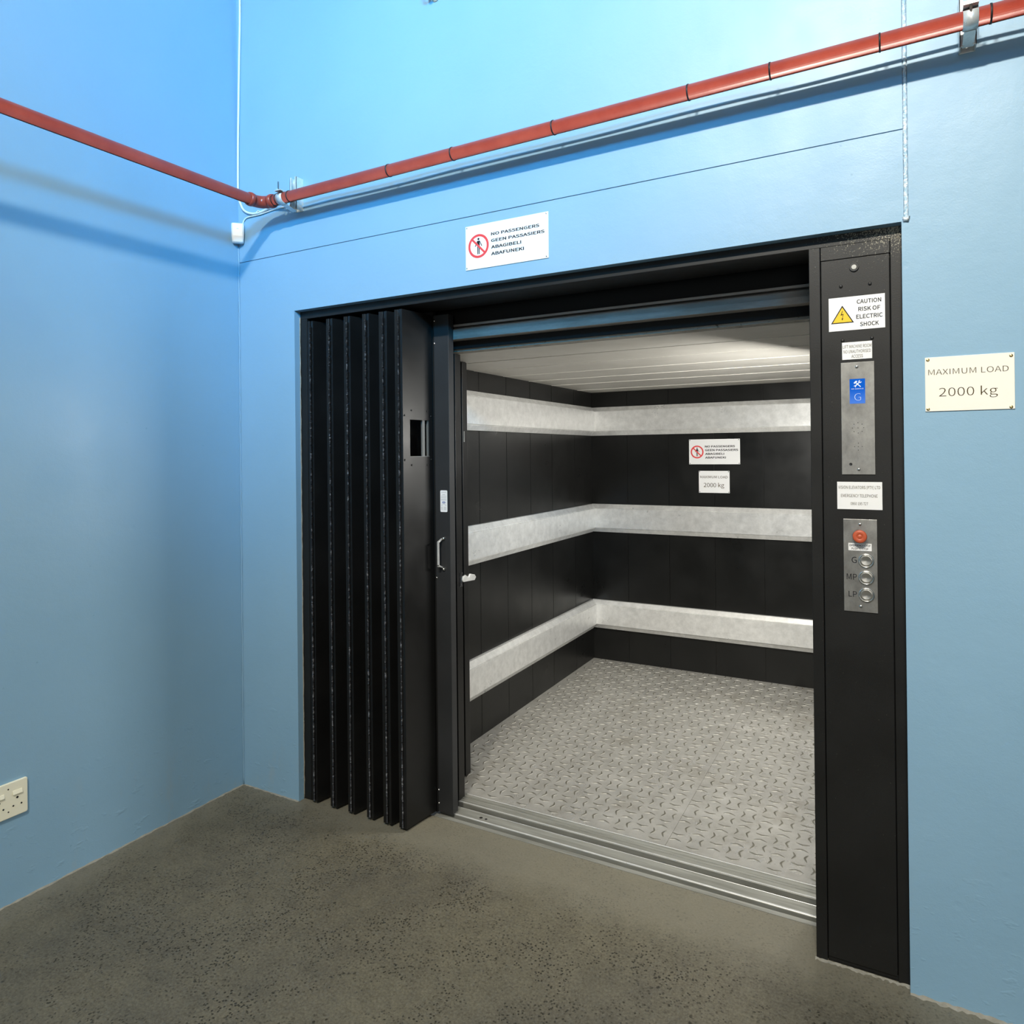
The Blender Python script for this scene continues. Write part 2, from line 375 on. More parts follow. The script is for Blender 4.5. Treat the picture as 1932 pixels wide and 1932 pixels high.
# sealed movement joint above the lift corner
def bead(x0, x1, y, za, zb, seedv):
    rnd = random.Random(seedv); n = 90; vs = []; fs = []
    for i in range(n + 1):
        z = za + (zb - za) * i / n
        for k, (u, d) in enumerate(((0, 0.006), (0.2, 0.0), (0.5, -0.0015), (0.8, 0.0), (1, 0.006))):
            vs.append((x0 + (x1 - x0) * u, y + d + rnd.uniform(-0.0008, 0.0008), z))
    for i in range(n):
        for k in range(4): fs.append((i * 5 + k, i * 5 + k + 1, (i + 1) * 5 + k + 1, (i + 1) * 5 + k))
    return MB().add(vs, fs, True)
b = bead(XJ, XJ + 0.012, 0.001, ZO + 0.002, CH, 3)
b.add([(XJ - 0.004, -0.002, ZO + 0.012), (XJ + 0.016, -0.002, ZO + 0.012), (XJ + 0.012, -0.003, ZO - 0.004), (XJ - 0.002, -0.003, ZO - 0.001), (XJ + 0.006, 0.006, ZO + 0.012), (XJ + 0.006, 0.006, ZO - 0.002)],
      [(0, 1, 2, 3), (0, 4, 1), (3, 2, 5), (1, 4, 5, 2), (0, 3, 5, 4)], True)
struct(b.build('trim_1', M_SEAL), 'rough sealed vertical joint above the lift corner', 'trim')
# paint-filled corner bead
rnd = random.Random(5); b = MB(); pts = [(0.003 + rnd.uniform(-0.001, 0.001), -0.003 + rnd.uniform(-0.001, 0.001), 0.0 + 2.45 * i / 70) for i in range(71)]
b.tube(pts, 0.003, 6); struct(b.build('trim_2', M_WALL), 'sealed inside corner of the two blue walls', 'trim')
# pale plaster edge along the left reveal
rnd = random.Random(9); b = MB()
b.tube([(XL + 0.001 + rnd.uniform(-0.001, 0.0015), 0.031, 0.003 + 2.10 * i / 80) for i in range(81)], 0.0025, 6)
struct(b.build('trim_3', M_MORTAR), 'pale bare plaster edge of the left reveal', 'trim')
# mortar fillet at the wall foot
def fillet(path, h, d, seedv):
    rnd = random.Random(seedv); vs = []; fs = []
    for (p, nrm) in path:
        hh = h * rnd.uniform(0.3, 1.3); dd = d * rnd.uniform(0.3, 1.4)
        vs += [(p[0], p[1], hh), (p[0] + nrm[0] * dd * 0.5, p[1] + nrm[1] * dd * 0.5, hh * 0.4), (p[0] + nrm[0] * dd, p[1] + nrm[1] * dd, 0.0)]
    for i in range(len(path) - 1):
        fs += [(3 * i, 3 * i + 1, 3 * i + 4, 3 * i + 3), (3 * i + 1, 3 * i + 2, 3 * i + 5, 3 * i + 4)]
    return MB().add(vs, fs, True)
b = fillet([((0.0, -3 + 3 * i / 150), (1, 0)) for i in range(151)], 0.0035, 0.007, 1)
b2 = fillet([((XL * i / 30, 0.0), (0, -1)) for i in range(31)], 0.003, 0.006, 2); b.add(b2.v, b2.f, True)
b2 = fillet([((XR + 0.4 * i / 40, 0.0), (0, -1)) for i in range(41)], 0.006, 0.010, 4); b.add(b2.v, b2.f, True)
b2 = fillet([((2.405 + (XR - 2.405) * i / 40, 0.03), (0, -1)) for i in range(41)], 0.003, 0.010, 6); b.add(b2.v, b2.f, True)
struct(b.build('trim_4', M_MORTAR), 'pale crumbly mortar line where walls meet the floor', 'trim')
# shaft enclosure round the landing pocket, black to stop light leaking in
b = MB()
b.box(-0.2, XL - 0.001, 0.20, 2.75, -0.3, 2.6); b.box(2.80, 3.0, 0.20, 2.75, -0.3, 2.6)
b.box(-0.2, 3.0, 0.20, 2.75, 2.35, 2.6); b.box(-0.2, 3.0, 2.70, 2.9, -0.3, 2.6); b.box(-0.2, 3.0, 0.20, 2.9, -0.5, -0.3)
struct(b.build('wall_shaft', M_VOID), 'black lift shaft behind the door pocket', 'wall')

# ------------------------------------------------------------------ landing door frame and control post
YF = 0.03
fr = thing('lift_door_frame', (1.4, 0.1, 0.0), 'charcoal steel frame lining the wide lift opening, header dusted with plaster at one end', 'door frame')
MB().box(XL, XR, YF + 0.004, 0.20, 2.0955, ZO).build('header', M_FRAME, fr, 0.0015)
MB().box(XL, 0.3855, YF + 0.003, 0.195, 0.0, 2.0953).build('jamb', M_FRAME, fr, 0.0015)
MB().box(XL, 0.93, 0.205, 0.225, 0.0, 2.12).build('pocket_back_plate', M_VOID, fr)

po = thing('control_post', (2.53, 0.1, 0.0), 'tall black steel post at the end of the lift opening carrying controls and warning stickers', 'post')
b = MB().box(2.408, 2.4385, YF, 0.30, 0.0, 2.0953); b.build('edge_flange', M_FRAME, po, 0.0012)
MB().box(2.6205, XR, YF, 0.30, 0.0, 2.0953).build('edge_flange', M_FRAME, po, 0.0012)
MB().box(2.4400, 2.6190, YF + 0.002, 0.06, 2.0555, 2.0953).build('top_plate', M_FRAME, po, 0.001)
MB().box(2.4385, 2.6205, YF + 0.014, 0.30, 0.0, 2.0953).build('back_plate', M_VOID, po)
MB().box(2.4400, 2.6205, YF + 0.005, 0.06, 0.0, 0.0165).build('plinth', M_FRAME, po, 0.001)
cov = MB().box(2.4410, 2.6180, YF - 0.002, YF + 0.012, 0.0185, 2.0530).build('cover_door', M_FRAME, po, 0.0012)
YC = YF - 0.002            # face of the cover
b = MB(); ring(b, 2.5285, 2.0255, 0.0065, 0.0125, YC - 0.004, YC); b.build('lock_bezel', M_RUBBER, cov, 0.0008)
b = MB(); disc(b, 2.5285, 2.0255, 0.0066, YC - 0.005, YC); b.box(2.5275, 2.5298, YC - 0.0056, YC - 0.005, 2.0215, 2.0295)
lk = b.build('lock_barrel', M_SCREW, cov)
for i, (x, z) in enumerate(((2.4937, 1.9741), (2.5687, 1.9733), (2.4967, 1.8166), (2.5724, 1.818))):
    b = MB(); disc(b, x, z, 0.0048, YC - 0.004, YC, 14, 1); b.build('cover_bolt', M_RUBBER, cov)

# ------------------------------------------------------------------ signs
def sign(name, loc, label, x0, x1, z0, z1, y, mat, texts, ink, bold=0.0, th=0.003, screws=(), smat=M_SCREW, sr=0.003, bev=0.0006):
    t = thing(name, ((x0 + x1) / 2, y, z0), label, 'sign')
    MB().box(x0, x1, y - th, y, z0, z1).build('plate', mat, t, bev)
    for body, box in texts:
        b = MB(); text_into(b, body, box, y - th, bold); b.build('lettering', ink, t)
    for (sx, sz) in screws:
        b = MB(); disc(b, sx, sz, sr, y - th - 0.0016, y - th, 14, 1); b.build('screw', smat, t)
    return t
def no_people(t, cx, cz, R, y):
    b = MB(); ring(b, cx, cz, R * 0.80, R, y - 0.0005, y, 48)
    d = R * 0.86; h = R * 0.085; s = math.sqrt(0.5)
    flat(b, [(cx - d * s - h * s, cz + d * s - h * s), (cx - d * s + h * s, cz + d * s + h * s), (cx + d * s + h * s, cz - d * s + h * s), (cx + d * s - h * s, cz - d * s - h * s)], y - 0.0007, y)
    b.build('prohibition_ring', M_SIGNRED, t)
    m = MB(); k = R / 0.044
    disc(m, cx, cz + 0.026 * k, 0.0042 * k, y - 0.0004, y, 16)
    q = lambda pts: flat(m, [(cx + u * k, cz + v * k) for u, v in pts], y - 0.0004, y)
    q([(-0.0055, 0.0195), (0.0055, 0.0195), (0.0052, 0.0), (-0.0052, 0.0)])
    q([(-0.0055, 0.0195), (-0.0055, 0.0145), (-0.0125, -0.0015), (-0.0155, 0.0)])
    q([(0.0055, 0.0195), (0.0155, 0.0), (0.0125, -0.0015), (0.0055, 0.0145)])
    q([(-0.0050, 0.0), (-0.0008, 0.0), (-0.0012, -0.0300), (-0.0046, -0.0300)])
    q([(0.0008, 0.0), (0.0050, 0.0), (0.0046, -0.0300), (0.0012, -0.0300)])
    m.build('walking_figure', M_INK, t)
t = sign('no_passengers_sign', None, 'white no passengers sign on the blue wall above the lift opening', 1.2288, 1.5711, 2.1830, 2.3460, 0.0, M_SIGN,
         [('NO PASSENGERS', (1.3393, 2.2970, 1.5362, 2.3083)), ('GEEN PASSASIERS', (1.3390, 2.2729, 1.5564, 2.2843)), ('ABAGIBELI', (1.3388, 2.2488, 1.4634, 2.2608)), ('ABAFUNEKI', (1.3385, 2.2243, 1.4742, 2.2364))],
         M_INK, 0.012, screws=((1.2352, 2.3400), (1.5635, 2.3400), (1.2340, 2.1905), (1.5630, 2.1895)))
no_people(t, 1.2851, 2.267, 0.0441, -0.003)
YB = 2.5508
t = sign('no_passengers_sign', None, 'white no passengers sign on the black back wall inside the lift car', 1.3985, 1.7345, 1.4125, 1.5813, YB, M_SIGN,
         [('NO PASSENGERS', (1.5062, 1.5255, 1.7023, 1.5390)), ('GEEN PASSASIERS', (1.5066, 1.5010, 1.7227, 1.5150)), ('ABAGIBELI', (1.5070, 1.4760, 1.6324, 1.4895)), ('ABAFUNEKI', (1.5069, 1.4510, 1.6431, 1.4645))],
         M_INK, 0.012, screws=((1.4045, 1.5755), (1.7275, 1.5755), (1.4045, 1.4185), (1.7285, 1.4185)), smat=M_RUBBER)
no_people(t, 1.4533, 1.4960, 0.0433, YB - 0.003)
sign('maximum_load_sign', None, 'small white maximum load 2000 kg plate below the other sign on the car back wall', 1.4628, 1.6655, 1.2205, 1.3685, YB, M_SIGN,
     [('MAXIMUM LOAD', (1.4720, 1.3185, 1.6531, 1.3355)), ('2000 kg', (1.4955, 1.2496, 1.6302, 1.2889))], M_INKB, 0.0,
     screws=((1.4680, 1.3630), (1.6590, 1.3630), (1.4690, 1.2265), (1.6605, 1.2265)), smat=M_RUBBER)
sign('maximum_load_sign', None, 'ivory maximum load 2000 kg plate screwed to the blue wall beside the control post', 2.7003, 2.8999, 1.6020, 1.7482, 0.0, M_SIGNW,
     [('MAXIMUM LOAD', (2.7079, 1.7000, 2.8870, 1.7150)), ('2000 kg', (2.7324, 1.6338, 2.8634, 1.6657))], M_INKB, -0.004,
     screws=((2.7070, 1.7415), (2.8926, 1.7400), (2.7067, 1.6080), (2.8917, 1.6070)), smat=M_BRASS, sr=0.0042)
t = sign('electric_shock_sign', None, 'white caution sticker with yellow electric shock triangle at the top of the control post', 2.4608, 2.6060, 1.8450, 1.9420, YC, M_SIGN,
         [('CAUTION', (2.5346, 1.9191, 2.5967, 1.9312)), ('RISK OF', (2.5382, 1.8975, 2.5940, 1.9097)), ('ELECTRIC', (2.5328, 1.8759, 2.5999, 1.8881)), ('SHOCK', (2.5423, 1.8539, 2.5903, 1.8661))], M_INK, 0.006, 0.0012, bev=0.0003)
ys = YC - 0.0012
b = MB(); flat(b, [(2.4665, 1.8667), (2.5269, 1.8667), (2.4967, 1.9182)], ys - 0.0002, ys); b.build('triangle_border', M_INK, t)
b = MB(); flat(b, [(2.4712, 1.8695), (2.5222, 1.8695), (2.4967, 1.9128)], ys - 0.0004, ys); b.build('triangle_field', M_YEL, t)
b = MB(); k = lambda pts: flat(b, [(2.4967 + u, 1.886 + v) for u, v in pts], ys - 0.0006, ys)
k([(-0.0005, 0.0165), (0.0012, 0.0165), (-0.0022, 0.0045), (-0.0044, 0.0045)]); k([(-0.0044, 0.0060), (-0.0040, 0.0035), (0.0030, 0.0060), (0.0030, 0.0080)])
k([(0.0014, 0.0070), (0.0032, 0.0075), (0.0006, -0.0060), (-0.0004, -0.0060)]); k([(-0.0022, -0.0055), (0.0028, -0.0045), (-0.0004, -0.0115)])
b.build('lightning_bolt', M_INK, t)
sign('machine_room_sign', None, 'small white lift machine room access sticker just above the blue screen panel', 2.4950, 2.5724, 1.7605, 1.8105, YC, M_SIGN,
     [('LIFT MACHINE ROOM', (2.4970, 1.7930, 2.5705, 1.8025)), ('NO UNAUTHORISED', (2.4989, 1.7786, 2.5691, 1.7881)), ('ACCESS', (2.5194, 1.7645, 2.5488, 1.7740))], M_INKB, 0.0, 0.0014, bev=0.0003)
sign('emergency_telephone_sign', None, 'white emergency telephone sticker between the screen panel and the call buttons', 2.4778, 2.5939, 1.3284, 1.4075, YC, M_SIGN,
     [('VISION ELEVATORS (PTY) LTD', (2.4809, 1.3854, 2.5887, 1.3970)), ('EMERGENCY TELEPHONE', (2.4878, 1.3633, 2.5818, 1.3722)), ('0860 195 727', (2.5128, 1.3411, 2.5574, 1.3492))], M_INKB, 0.0, 0.0012, bev=0.0003)

# ------------------------------------------------------------------ indicator panel
t = thing('floor_indicator_panel', (2.534, YC, 1.429), 'brushed steel plate with lit blue floor screen on the control post', 'panel')
MB().box(2.4912, 2.5772, YC - 0.003, YC, 1.4290, 1.7518).build('plate', M_STEEL, t, 0.0005)
yp = YC - 0.003
scn = MB().box(2.5137, 2.5536, yp - 0.0006, yp, 1.6326, 1.7037).build('screen', M_SCREEN, t)
b = MB()
text_into(b, 'NO SERVICE', (2.5182, 1.6734, 2.5495, 1.6766), yp - 0.0007)
text_into(b, 'G', (2.5260, 1.6416, 2.5424, 1.6616), yp - 0.0007, -0.01)
cx, cz = 2.534, 1.6887
def rot(pts, a): return [(cx + u * math.cos(a) - v * math.sin(a), cz + u * math.sin(a) + v * math.cos(a)) for u, v in pts]
for pts, a in (([(-0.0013, -0.0115), (0.0013, -0.0115), (0.0011, 0.006), (-0.0011, 0.006)], PI / 4),
               ([(-0.0045, 0.0055), (0.0045, 0.0050), (0.0058, 0.0070), (0.0030, 0.0098), (-0.0045, 0.0095)], PI / 4),
               ([(-0.0016, -0.0085), (0.0016, -0.0085), (0.0013, 0.0065), (-0.0013, 0.0065)], -PI / 4),
               ([(-0.0036, 0.0065), (0.0036, 0.0065), (0.0040, 0.0115), (0.0018, 0.0115), (0.0016, 0.0085), (-0.0016, 0.0085), (-0.0018, 0.0115), (-0.0040, 0.0115)], -PI / 4),
               ([(-0.0028, -0.0115), (-0.0012, -0.0095), (0.0012, -0.0095), (0.0028, -0.0115), (0.0028, -0.0078), (-0.0028, -0.0078)], -PI / 4)):
    flat(b, rot(pts, a), yp - 0.0009, yp - 0.0005)
b.build('display_symbols', M_PIX, scn)
b = MB()
for x, z in ((2.5342, 1.5778), (2.5342, 1.5627), (2.5345, 1.5480), (2.5199, 1.5627), (2.5488, 1.5630), (2.5240, 1.5732), (2.5446, 1.5732), (2.5240, 1.5525), (2.5446, 1.5525)): disc(b, x, z, 0.0011, yp - 0.0003, yp, 10)
b.build('speaker_holes', M_DARKHOLE, t); b = MB()
for x, z in ((2.5346, 1.5188), (2.5344, 1.4990), (2.5250, 1.5090), (2.5344, 1.5090), (2.5444, 1.5092)):
    disc(b, x, z, 0.0011, yp - 0.0003, yp, 10)
b.build('microphone_holes', M_DARKHOLE, t)
b = MB(); ring(b, 2.5145, 1.4586, 0.0026, 0.0040, yp - 0.0012, yp, 16); disc(b, 2.5145, 1.4586, 0.0026, yp - 0.0004, yp, 12); b.build('key_hole', M_HINGE, t)
def socket_screw(t, x, z, y):
    b = MB(); disc(b, x, z, 0.0042, y - 0.0028, y, 16, 1); s = b.build('screw', M_SCREW, t)
    b = MB(); disc(b, x, z, 0.0016, y - 0.0031, y - 0.0024, 6); b.build('hex_recess', M_DARKHOLE, s)
socket_screw(t, 2.5352, 1.4431, yp); socket_screw(t, 2.5327, 1.7379, yp)

# ------------------------------------------------------------------ call button panel
t = thing('call_button_panel', (2.536, YC, 1.034), 'brushed steel push button panel with orange red emergency stop on the control post', 'panel')
MB().box(2.4930, 2.5797, YC - 0.003, YC, 1.0348, 1.3004).build('plate', M_STEEL, t, 0.0005)
T = Matrix.Translation((2.5362, yp, 1.2527)) @ Matrix.Rotation(PI / 2, 4, 'X')
b = MB().lathe([(0.011, 0), (0.011, 0.010), (0.0175, 0.012), (0.0188, 0.016), (0.0180, 0.021), (0.0165, 0.0225), (0.0068, 0.0228), (0.0064, 0.0222), (0.0060, 0.0228), (0, 0.0230)], 36, T)
b.build('emergency_stop_button', M_STOP, t)
es = MB().box(2.5058, 2.5656, yp - 0.0012, yp, 1.2105, 1.2316).build('stop_label', M_SIGN, t); es['label'] = 'small white emergency stop label'
for body, box in (('EMERGENCY STOP', (2.5086, 1.2224, 2.5625, 1.2285)), ('PUSH TO STOP', (2.5141, 1.2130, 2.5568, 1.2191))):
    b = MB(); text_into(b, body, box, yp - 0.0012, 0.006); b.build('lettering', M_INK, es)
for z in (1.1828, 1.1343, 1.0850):
    T = Matrix.Translation((2.5512, yp, z)) @ Matrix.Rotation(PI / 2, 4, 'X')
    bt = MB().lathe([(0.0205, 0), (0.0205, 0.003), (0.0190, 0.0045), (0.0170, 0.0045), (0.0165, 0.0025)], 36, T).build('button_ring', M_SCREW, t)
    MB().lathe([(0.0163, 0.0), (0.0163, 0.0035), (0.0155, 0.0042), (0.012, 0.0036), (0.0, 0.0030)], 36, T).build('push_button', M_BUTTON, bt)
for body, box in (('G', (2.5137, 1.1745, 2.5269, 1.1921)), ('MP', (2.5004, 1.1262, 2.5268, 1.1429)), ('LP', (2.5050, 1.0768, 2.5263, 1.0930))):
    b = MB(); text_into(b, body, box, yp, 0.0); b.build('floor_letter', M_INK, t)
socket_screw(t, 2.5364, 1.2858, yp); socket_screw(t, 2.5364, 1.0505, yp)

# ------------------------------------------------------------------ folding landing door
fd = thing('folding_door', (0.65, 0.1, 0.0), 'black steel folding lift door pushed open against the wall, panels stacked like an accordion', 'door')
Z0, Z1 = 0.012, 2.0790
def slab(front, back, side, thick, z0, z1):
    f = Vector((front[0], front[1])); k = Vector((back[0], back[1])); d = (k - f).normalized(); n = Vector((d.y, -d.x)) * side * thick
    return [tuple(f), tuple(k), tuple(k + n), tuple(f + n)]
centres = [(0.4090, 0.4392), (0.5160, 0.5500), (0.6136, 0.6480), (0.7137, 0.7483), (0.8000, 0.8400), (0.8800, 0.9180)]
centres = [(a - 0.0035, c - 0.0035) for a, c in centres]
for i, (a, c) in enumerate(centres):
    mid = (a + c) / 2; thick = (c - a) / 2 - 0.0012
    lb = (mid - 0.012 - (0.026 if i else 0.008), 0.195); rb = (c + 0.040, 0.195) if i < 5 else (0.9345, 0.190)
    # left leaf: outer face on the left ; right leaf: outer face on the right
    pl = slab((a, 0.016), (lb[0] - 0.008, lb[1]), 1, thick, Z0, Z1)
    MB().prism(pl, Z0, Z1, 'z').build('door_panel', M_DOOR, fd, 0.0012)
    pr_ = slab((c, 0.016), rb, -1, thick, Z0, Z1)
    if i < 5:
        MB().prism(pr_, Z0, Z1, 'z').build('door_panel', M_DOOR, fd, 0.0012)
    else:
        # last leaf has the vision panel cut through it
        f, k = Vector(pr_[0]), Vector(pr_[1]); d = k - f; L = d.length; d /= L; n = (Vector(pr_[3]) - f)
        yw0, yw1, zw0, zw1 = (0.057 - 0.016) / 0.179 * L, (0.176 - 0.016) / 0.179 * L, 1.4905, 1.6400
        b = MB()
        def piece(u0, u1, z0, z1):
            q = [f + d * u0, f + d * u1, f + d * u1 + n, f + d * u0 + n]; b.prism([tuple(v) for v in q], z0, z1, 'z')
        piece(0, yw0, Z0, Z1); piece(yw1, L, Z0, Z1); piece(yw0, yw1, Z0, zw0); piece(yw0, yw1, zw1, Z1)
        last = b.build('door_panel', M_DOOR, fd)
        wn = MB()
        q = [f + d * yw0 + n * 0.75, f + d * yw1 + n * 0.75, f + d * yw1 + n * 0.85, f + d * yw0 + n * 0.85]
        wn.prism([tuple(v) for v in q], zw0, zw1, 'z'); vp = wn.build('vision_panel', M_GLASS, fd)
        b = MB()   # grey strips standing in for reflections in the glass, and a ledge
        for u0, u1 in ((yw1 - 0.006, yw1 - 0.001), (yw1 - 0.038, yw1 - 0.024)):
            q = [f + d * u0 + n * 0.25, f + d * u1 + n * 0.25, f + d * u1 + n * 0.7, f + d * u0 + n * 0.7]; b.prism([tuple(v) for v in q], zw0, zw1, 'z')
        q = [f + d * yw0 + n * 0.05, f + d * yw1 + n * 0.05, f + d * yw1 + n * 0.7, f + d * yw0 + n * 0.7]; b.prism([tuple(v) for v in q], zw0, zw0 + 0.002, 'z')
        b.build('reflection_strips_and_ledge', M_GLASSREFL, vp)
        for yy, zz in ((0.0646, 1.6776), (0.1592, 1.6776), (0.024, 1.6560), (0.186, 1.6570), (0.024, 1.4778), (0.186, 1.4775), (0.0645, 1.4570), (0.1591, 1.4565)):
            u = (yy - 0.016) / 0.179 * L; p0 = f + d * u
            nn = Vector((d.y, -d.x)); nn = nn if nn.x > 0 else -nn
            b = MB(); b.lathe([(0.0042, 0), (0.0036, 0.0016), (0.002, 0.0026), (0, 0.003)], 12, Matrix.Translation((p0.x, p0.y, zz)) @ Vector((nn.x, nn.y, 0)).to_track_quat('Z', 'Y').to_matrix().to_4x4())
            b.build('rivet', M_DOOR, last)
    # piano hinge down the front edge
    b = MB(); z = Z0 + 0.004; kn = 0
    while z < Z1 - 0.03:
        b.cyl((mid, 0.0145, z), (mid, 0.0145, z + 0.031), 0.0036 if kn % 2 else 0.0032, 8); z += 0.034; kn += 1
    b.build('piano_hinge', M_HINGE, fd)
# leading stile
st = MB().box(0.9405, 1.0135, 0.197, 0.2345, 0.012, 2.0790).build('leading_stile', M_STILE, fd, 0.0015)
MB().box(0.9385, 0.9405, 0.196, 0.240, 0.012, 2.075).build('stile_lip', M_RUBBER, fd)
for x, z in ((0.9440, 1.9610), (0.9440, 0.9840), (0.9440, 2.0560), (0.9440, 0.10), (0.9440, 0.045)):
    b = MB(); disc(b, x, z, 0.0042, 0.193, 0.197, 12, 1); b.build('stile_screw', M_SCREW, fd)
# data plate
dp = MB(); n = 6
def rrect(x0, x1, z0, z1, r, n=5):
    out = []
    for cx, cz, a in ((x1 - r, z1 - r, 0), (x0 + r, z1 - r, PI / 2), (x0 + r, z0 + r, PI), (x1 - r, z0 + r, 1.5 * PI)):
        for i in range(n + 1): t = a + PI / 2 * i / n; out.append((cx + r * math.cos(t), cz + r * math.sin(t)))
    return out
flat(dp, rrect(0.9665, 1.0010, 1.2595, 1.3495, 0.005), 0.1955, 0.197); dpo = dp.build('rating_plate', M_SIGN, fd); dpo['label'] = 'white rating plate with fine print'
b = MB()
for z, x0, x1 in ((1.3405, .9715, .996), (1.3310, .977, .991), (1.3250, .9695, .9975), (1.3190, .9695, .9975), (1.3130, .9695, .9975), (1.3080, .9695, .9975), (1.2920, .975, .9925), (1.2865, .971, .9775), (1.2865, .990, .9965), (1.2790, .970, .978), (1.2790, .983, .9965), (1.2745, .970, .978), (1.2745, .983, .9965), (1.2700, .970, .978), (1.2700, .983, .9965)):
    b.box(x0, x1, 0.1952, 0.1955, z, z + 0.0011)
b.build('print_lines', M_GREYINK, dpo)
b = MB(); flat(b, [(0.9838 + 0.0085 * math.cos(2 * PI * i / 24), 1.2995 + 0.0038 * math.sin(2 * PI * i / 24)) for i in range(24)], 0.1951, 0.1955); b.build('oval_emblem', M_BLUEINK, dpo)
b = MB(); flat(b, [(0.9838 + 0.0072 * math.cos(2 * PI * i / 24), 1.2995 + 0.0010 * math.sin(2 * PI * i / 24)) for i in range(24)], 0.1949, 0.1952); b.build('emblem_bar', M_SIGN, dpo)
# pull handle on the stile
b = MB(); hx = 0.972
b.box(hx - 0.004, hx + 0.005, 0.166, 0.170, 1.0350, 1.1360)
for zc, sg in ((1.1475, -1), (1.0290, 1)):
    b.prism([(0.166, zc + sg * 0.0115 + 0.003), (0.166, zc + sg * 0.0115 - 0.003), (0.197, zc - 0.003), (0.197, zc + 0.003)], hx - 0.004, hx + 0.005, 'x')
h = b.build('pull_handle', M_GALV, fd, 0.001); h['label'] = 'bright steel pull handle'
for z in (1.1500, 1.0230):
    b = MB(); disc(b, 0.982, z, 0.0068, 0.187, 0.197, 14, 1); b.build('handle_bolt', M_SCREW, h)

# ------------------------------------------------------------------ header track
tr = thing('door_track', (1.7, 0.26, 1.97), 'dull grey steel sliding track across the top of the lift opening', 'track')
MB().prism([(0.235, 1.978), (0.235, 2.000), (0.241, 2.022), (0.262, 2.030), (0.285, 2.030), (0.285, 1.978)], 0.945, 2.4075, 'x').build('rail', M_TRACK, tr, 0.0015)
MB().prism([(0.252, 2.0335), (0.252, 2.043), (0.285, 2.047), (0.285, 2.0335)], 0.945, 2.4075, 'x').build('upper_lip', M_TRACK, tr, 0.001)
MB().box(0.35, 2.4075, 0.287, 0.298, 1.946, 2.34).build('fascia', M_VOID, tr)

# ------------------------------------------------------------------ sills
sl = thing('landing_sill', (1.4, 0.22, -0.05), 'worn aluminium threshold strip along the concrete floor edge', 'sill')
MB().prism([(0.172, -0.10), (0.172, 0.0015), (0.1925, 0.0015), (0.1925, -0.028), (0.1945, -0.028), (0.1945, -0.10)], 0.935, 2.4075, 'x').build('edge_angle', M_ALU, sl)
MB().prism([(0.1945, -0.10), (0.1945, -0.028), (0.2140, -0.028), (0.2150, 0.0015), (0.2170, 0.0040), (0.2230, 0.0040), (0.2255, 0.0020), (0.2800, 0.0020), (0.2800, -0.10)], 0.935, 2.4075, 'x').build('sill_plate', M_ALU, sl, 0.0006)
for k, pr in enumerate(([(0.2150, 0.0041), (0.2155, 0.0047), (0.2225, 0.0047), (0.2230, 0.0041)], [(0.2785, 0.0021), (0.2790, 0.0027), (0.2800, 0.0027), (0.2802, 0.0021)])):
    MB().prism(pr, 0.935, 2.4075, 'x').build('worn_nosing', M_GALV, sl)
b = MB()
for x in (1.118, 1.142): disc_T = Matrix.Translation((x, 0.246, 0.0018)); b.lathe([(0.007 if x < 1.13 else 0.0055, 0.0), (0.007 if x < 1.13 else 0.0055, 0.0006), (0, 0.0006)], 14, disc_T, False)
b.build('bolt_holes', M_DARKHOLE, sl)

# ------------------------------------------------------------------ lift car
CL, CR, CB, CF, CZ = 0.6856, 2.72, 2.5513, 0.318, 1.935
car = thing('lift_car', (1.7, 1.4, 0.0), 'black panelled goods lift car with steel tread floor and pale ceiling', 'lift')
b = MB()
b.prism([(0.315, -0.10), (0.315, 0.0010), (0.3175, 0.0032), (0.3230, 0.0032), (0.3245, 0.0010), (0.3480, 0.0010), (0.3488, -0.0008), (0.3510, -0.0008), (0.3518, 0.0010), (0.3640, 0.0010), (0.3648, -0.0008), (0.3670, -0.0008), (0.3678, 0.0010), (0.3850, 0.0010), (0.3862, 0.0032), (0.3920, 0.0032), (0.3930, 0.0), (0.4000, 0.0), (0.4000, -0.10)], 0.62, 2.70, 'x')
cs = b.build('car_sill', M_ALU, car)
for y0, y1 in ((0.3172, 0.3230), (0.3860, 0.3922)): MB().box(0.96, 2.70, y0, y1, 0.0032, 0.0038).build('worn_nosing', M_GALV, cs)
# tread plate: base sheets and raised bent tears in alternating pairs
b = MB(); xs = 1.843
b.box(CL, 1.235, 0.401, CB, -0.02, 0.0); b.box(1.236, xs, 0.401, CB, -0.02, 0.0); b.box(xs + 0.0012, CR, 0.401, CB, -0.02, 0.0)
tp = b.build('tread_plate', M_TREAD, car)
def tear(mb, cx, cy, rotq, flip):
    n = 8; L = 0.050; vs = []
    for i in range(n + 1):
        t = i / n * 2 - 1
        u = t * L / 2; v = (1 - abs(t) ** 1.25) * 0.0100 * flip
        wd = 0.0050 * (1 - abs(t) ** 2.5 * 0.7)
        for k, hh in ((-1, -0.0002), (-0.66, 0.0022), (0.66, 0.0022), (1, -0.0002)):
            a, c = u, v + k * wd
            if rotq: a, c = -c, a
            vs.append((cx + a, cy + c, hh * (0.35 + 0.65 * (1 - abs(t) ** 4))))
    fs = []
    for i in range(n):
        for k in range(3): fs.append((i * 4 + k, (i + 1) * 4 + k, (i + 1) * 4 + k + 1, i * 4 + k + 1))
    mb.add(vs, fs, False)
b = MB(); P = 0.0730; i0 = -20
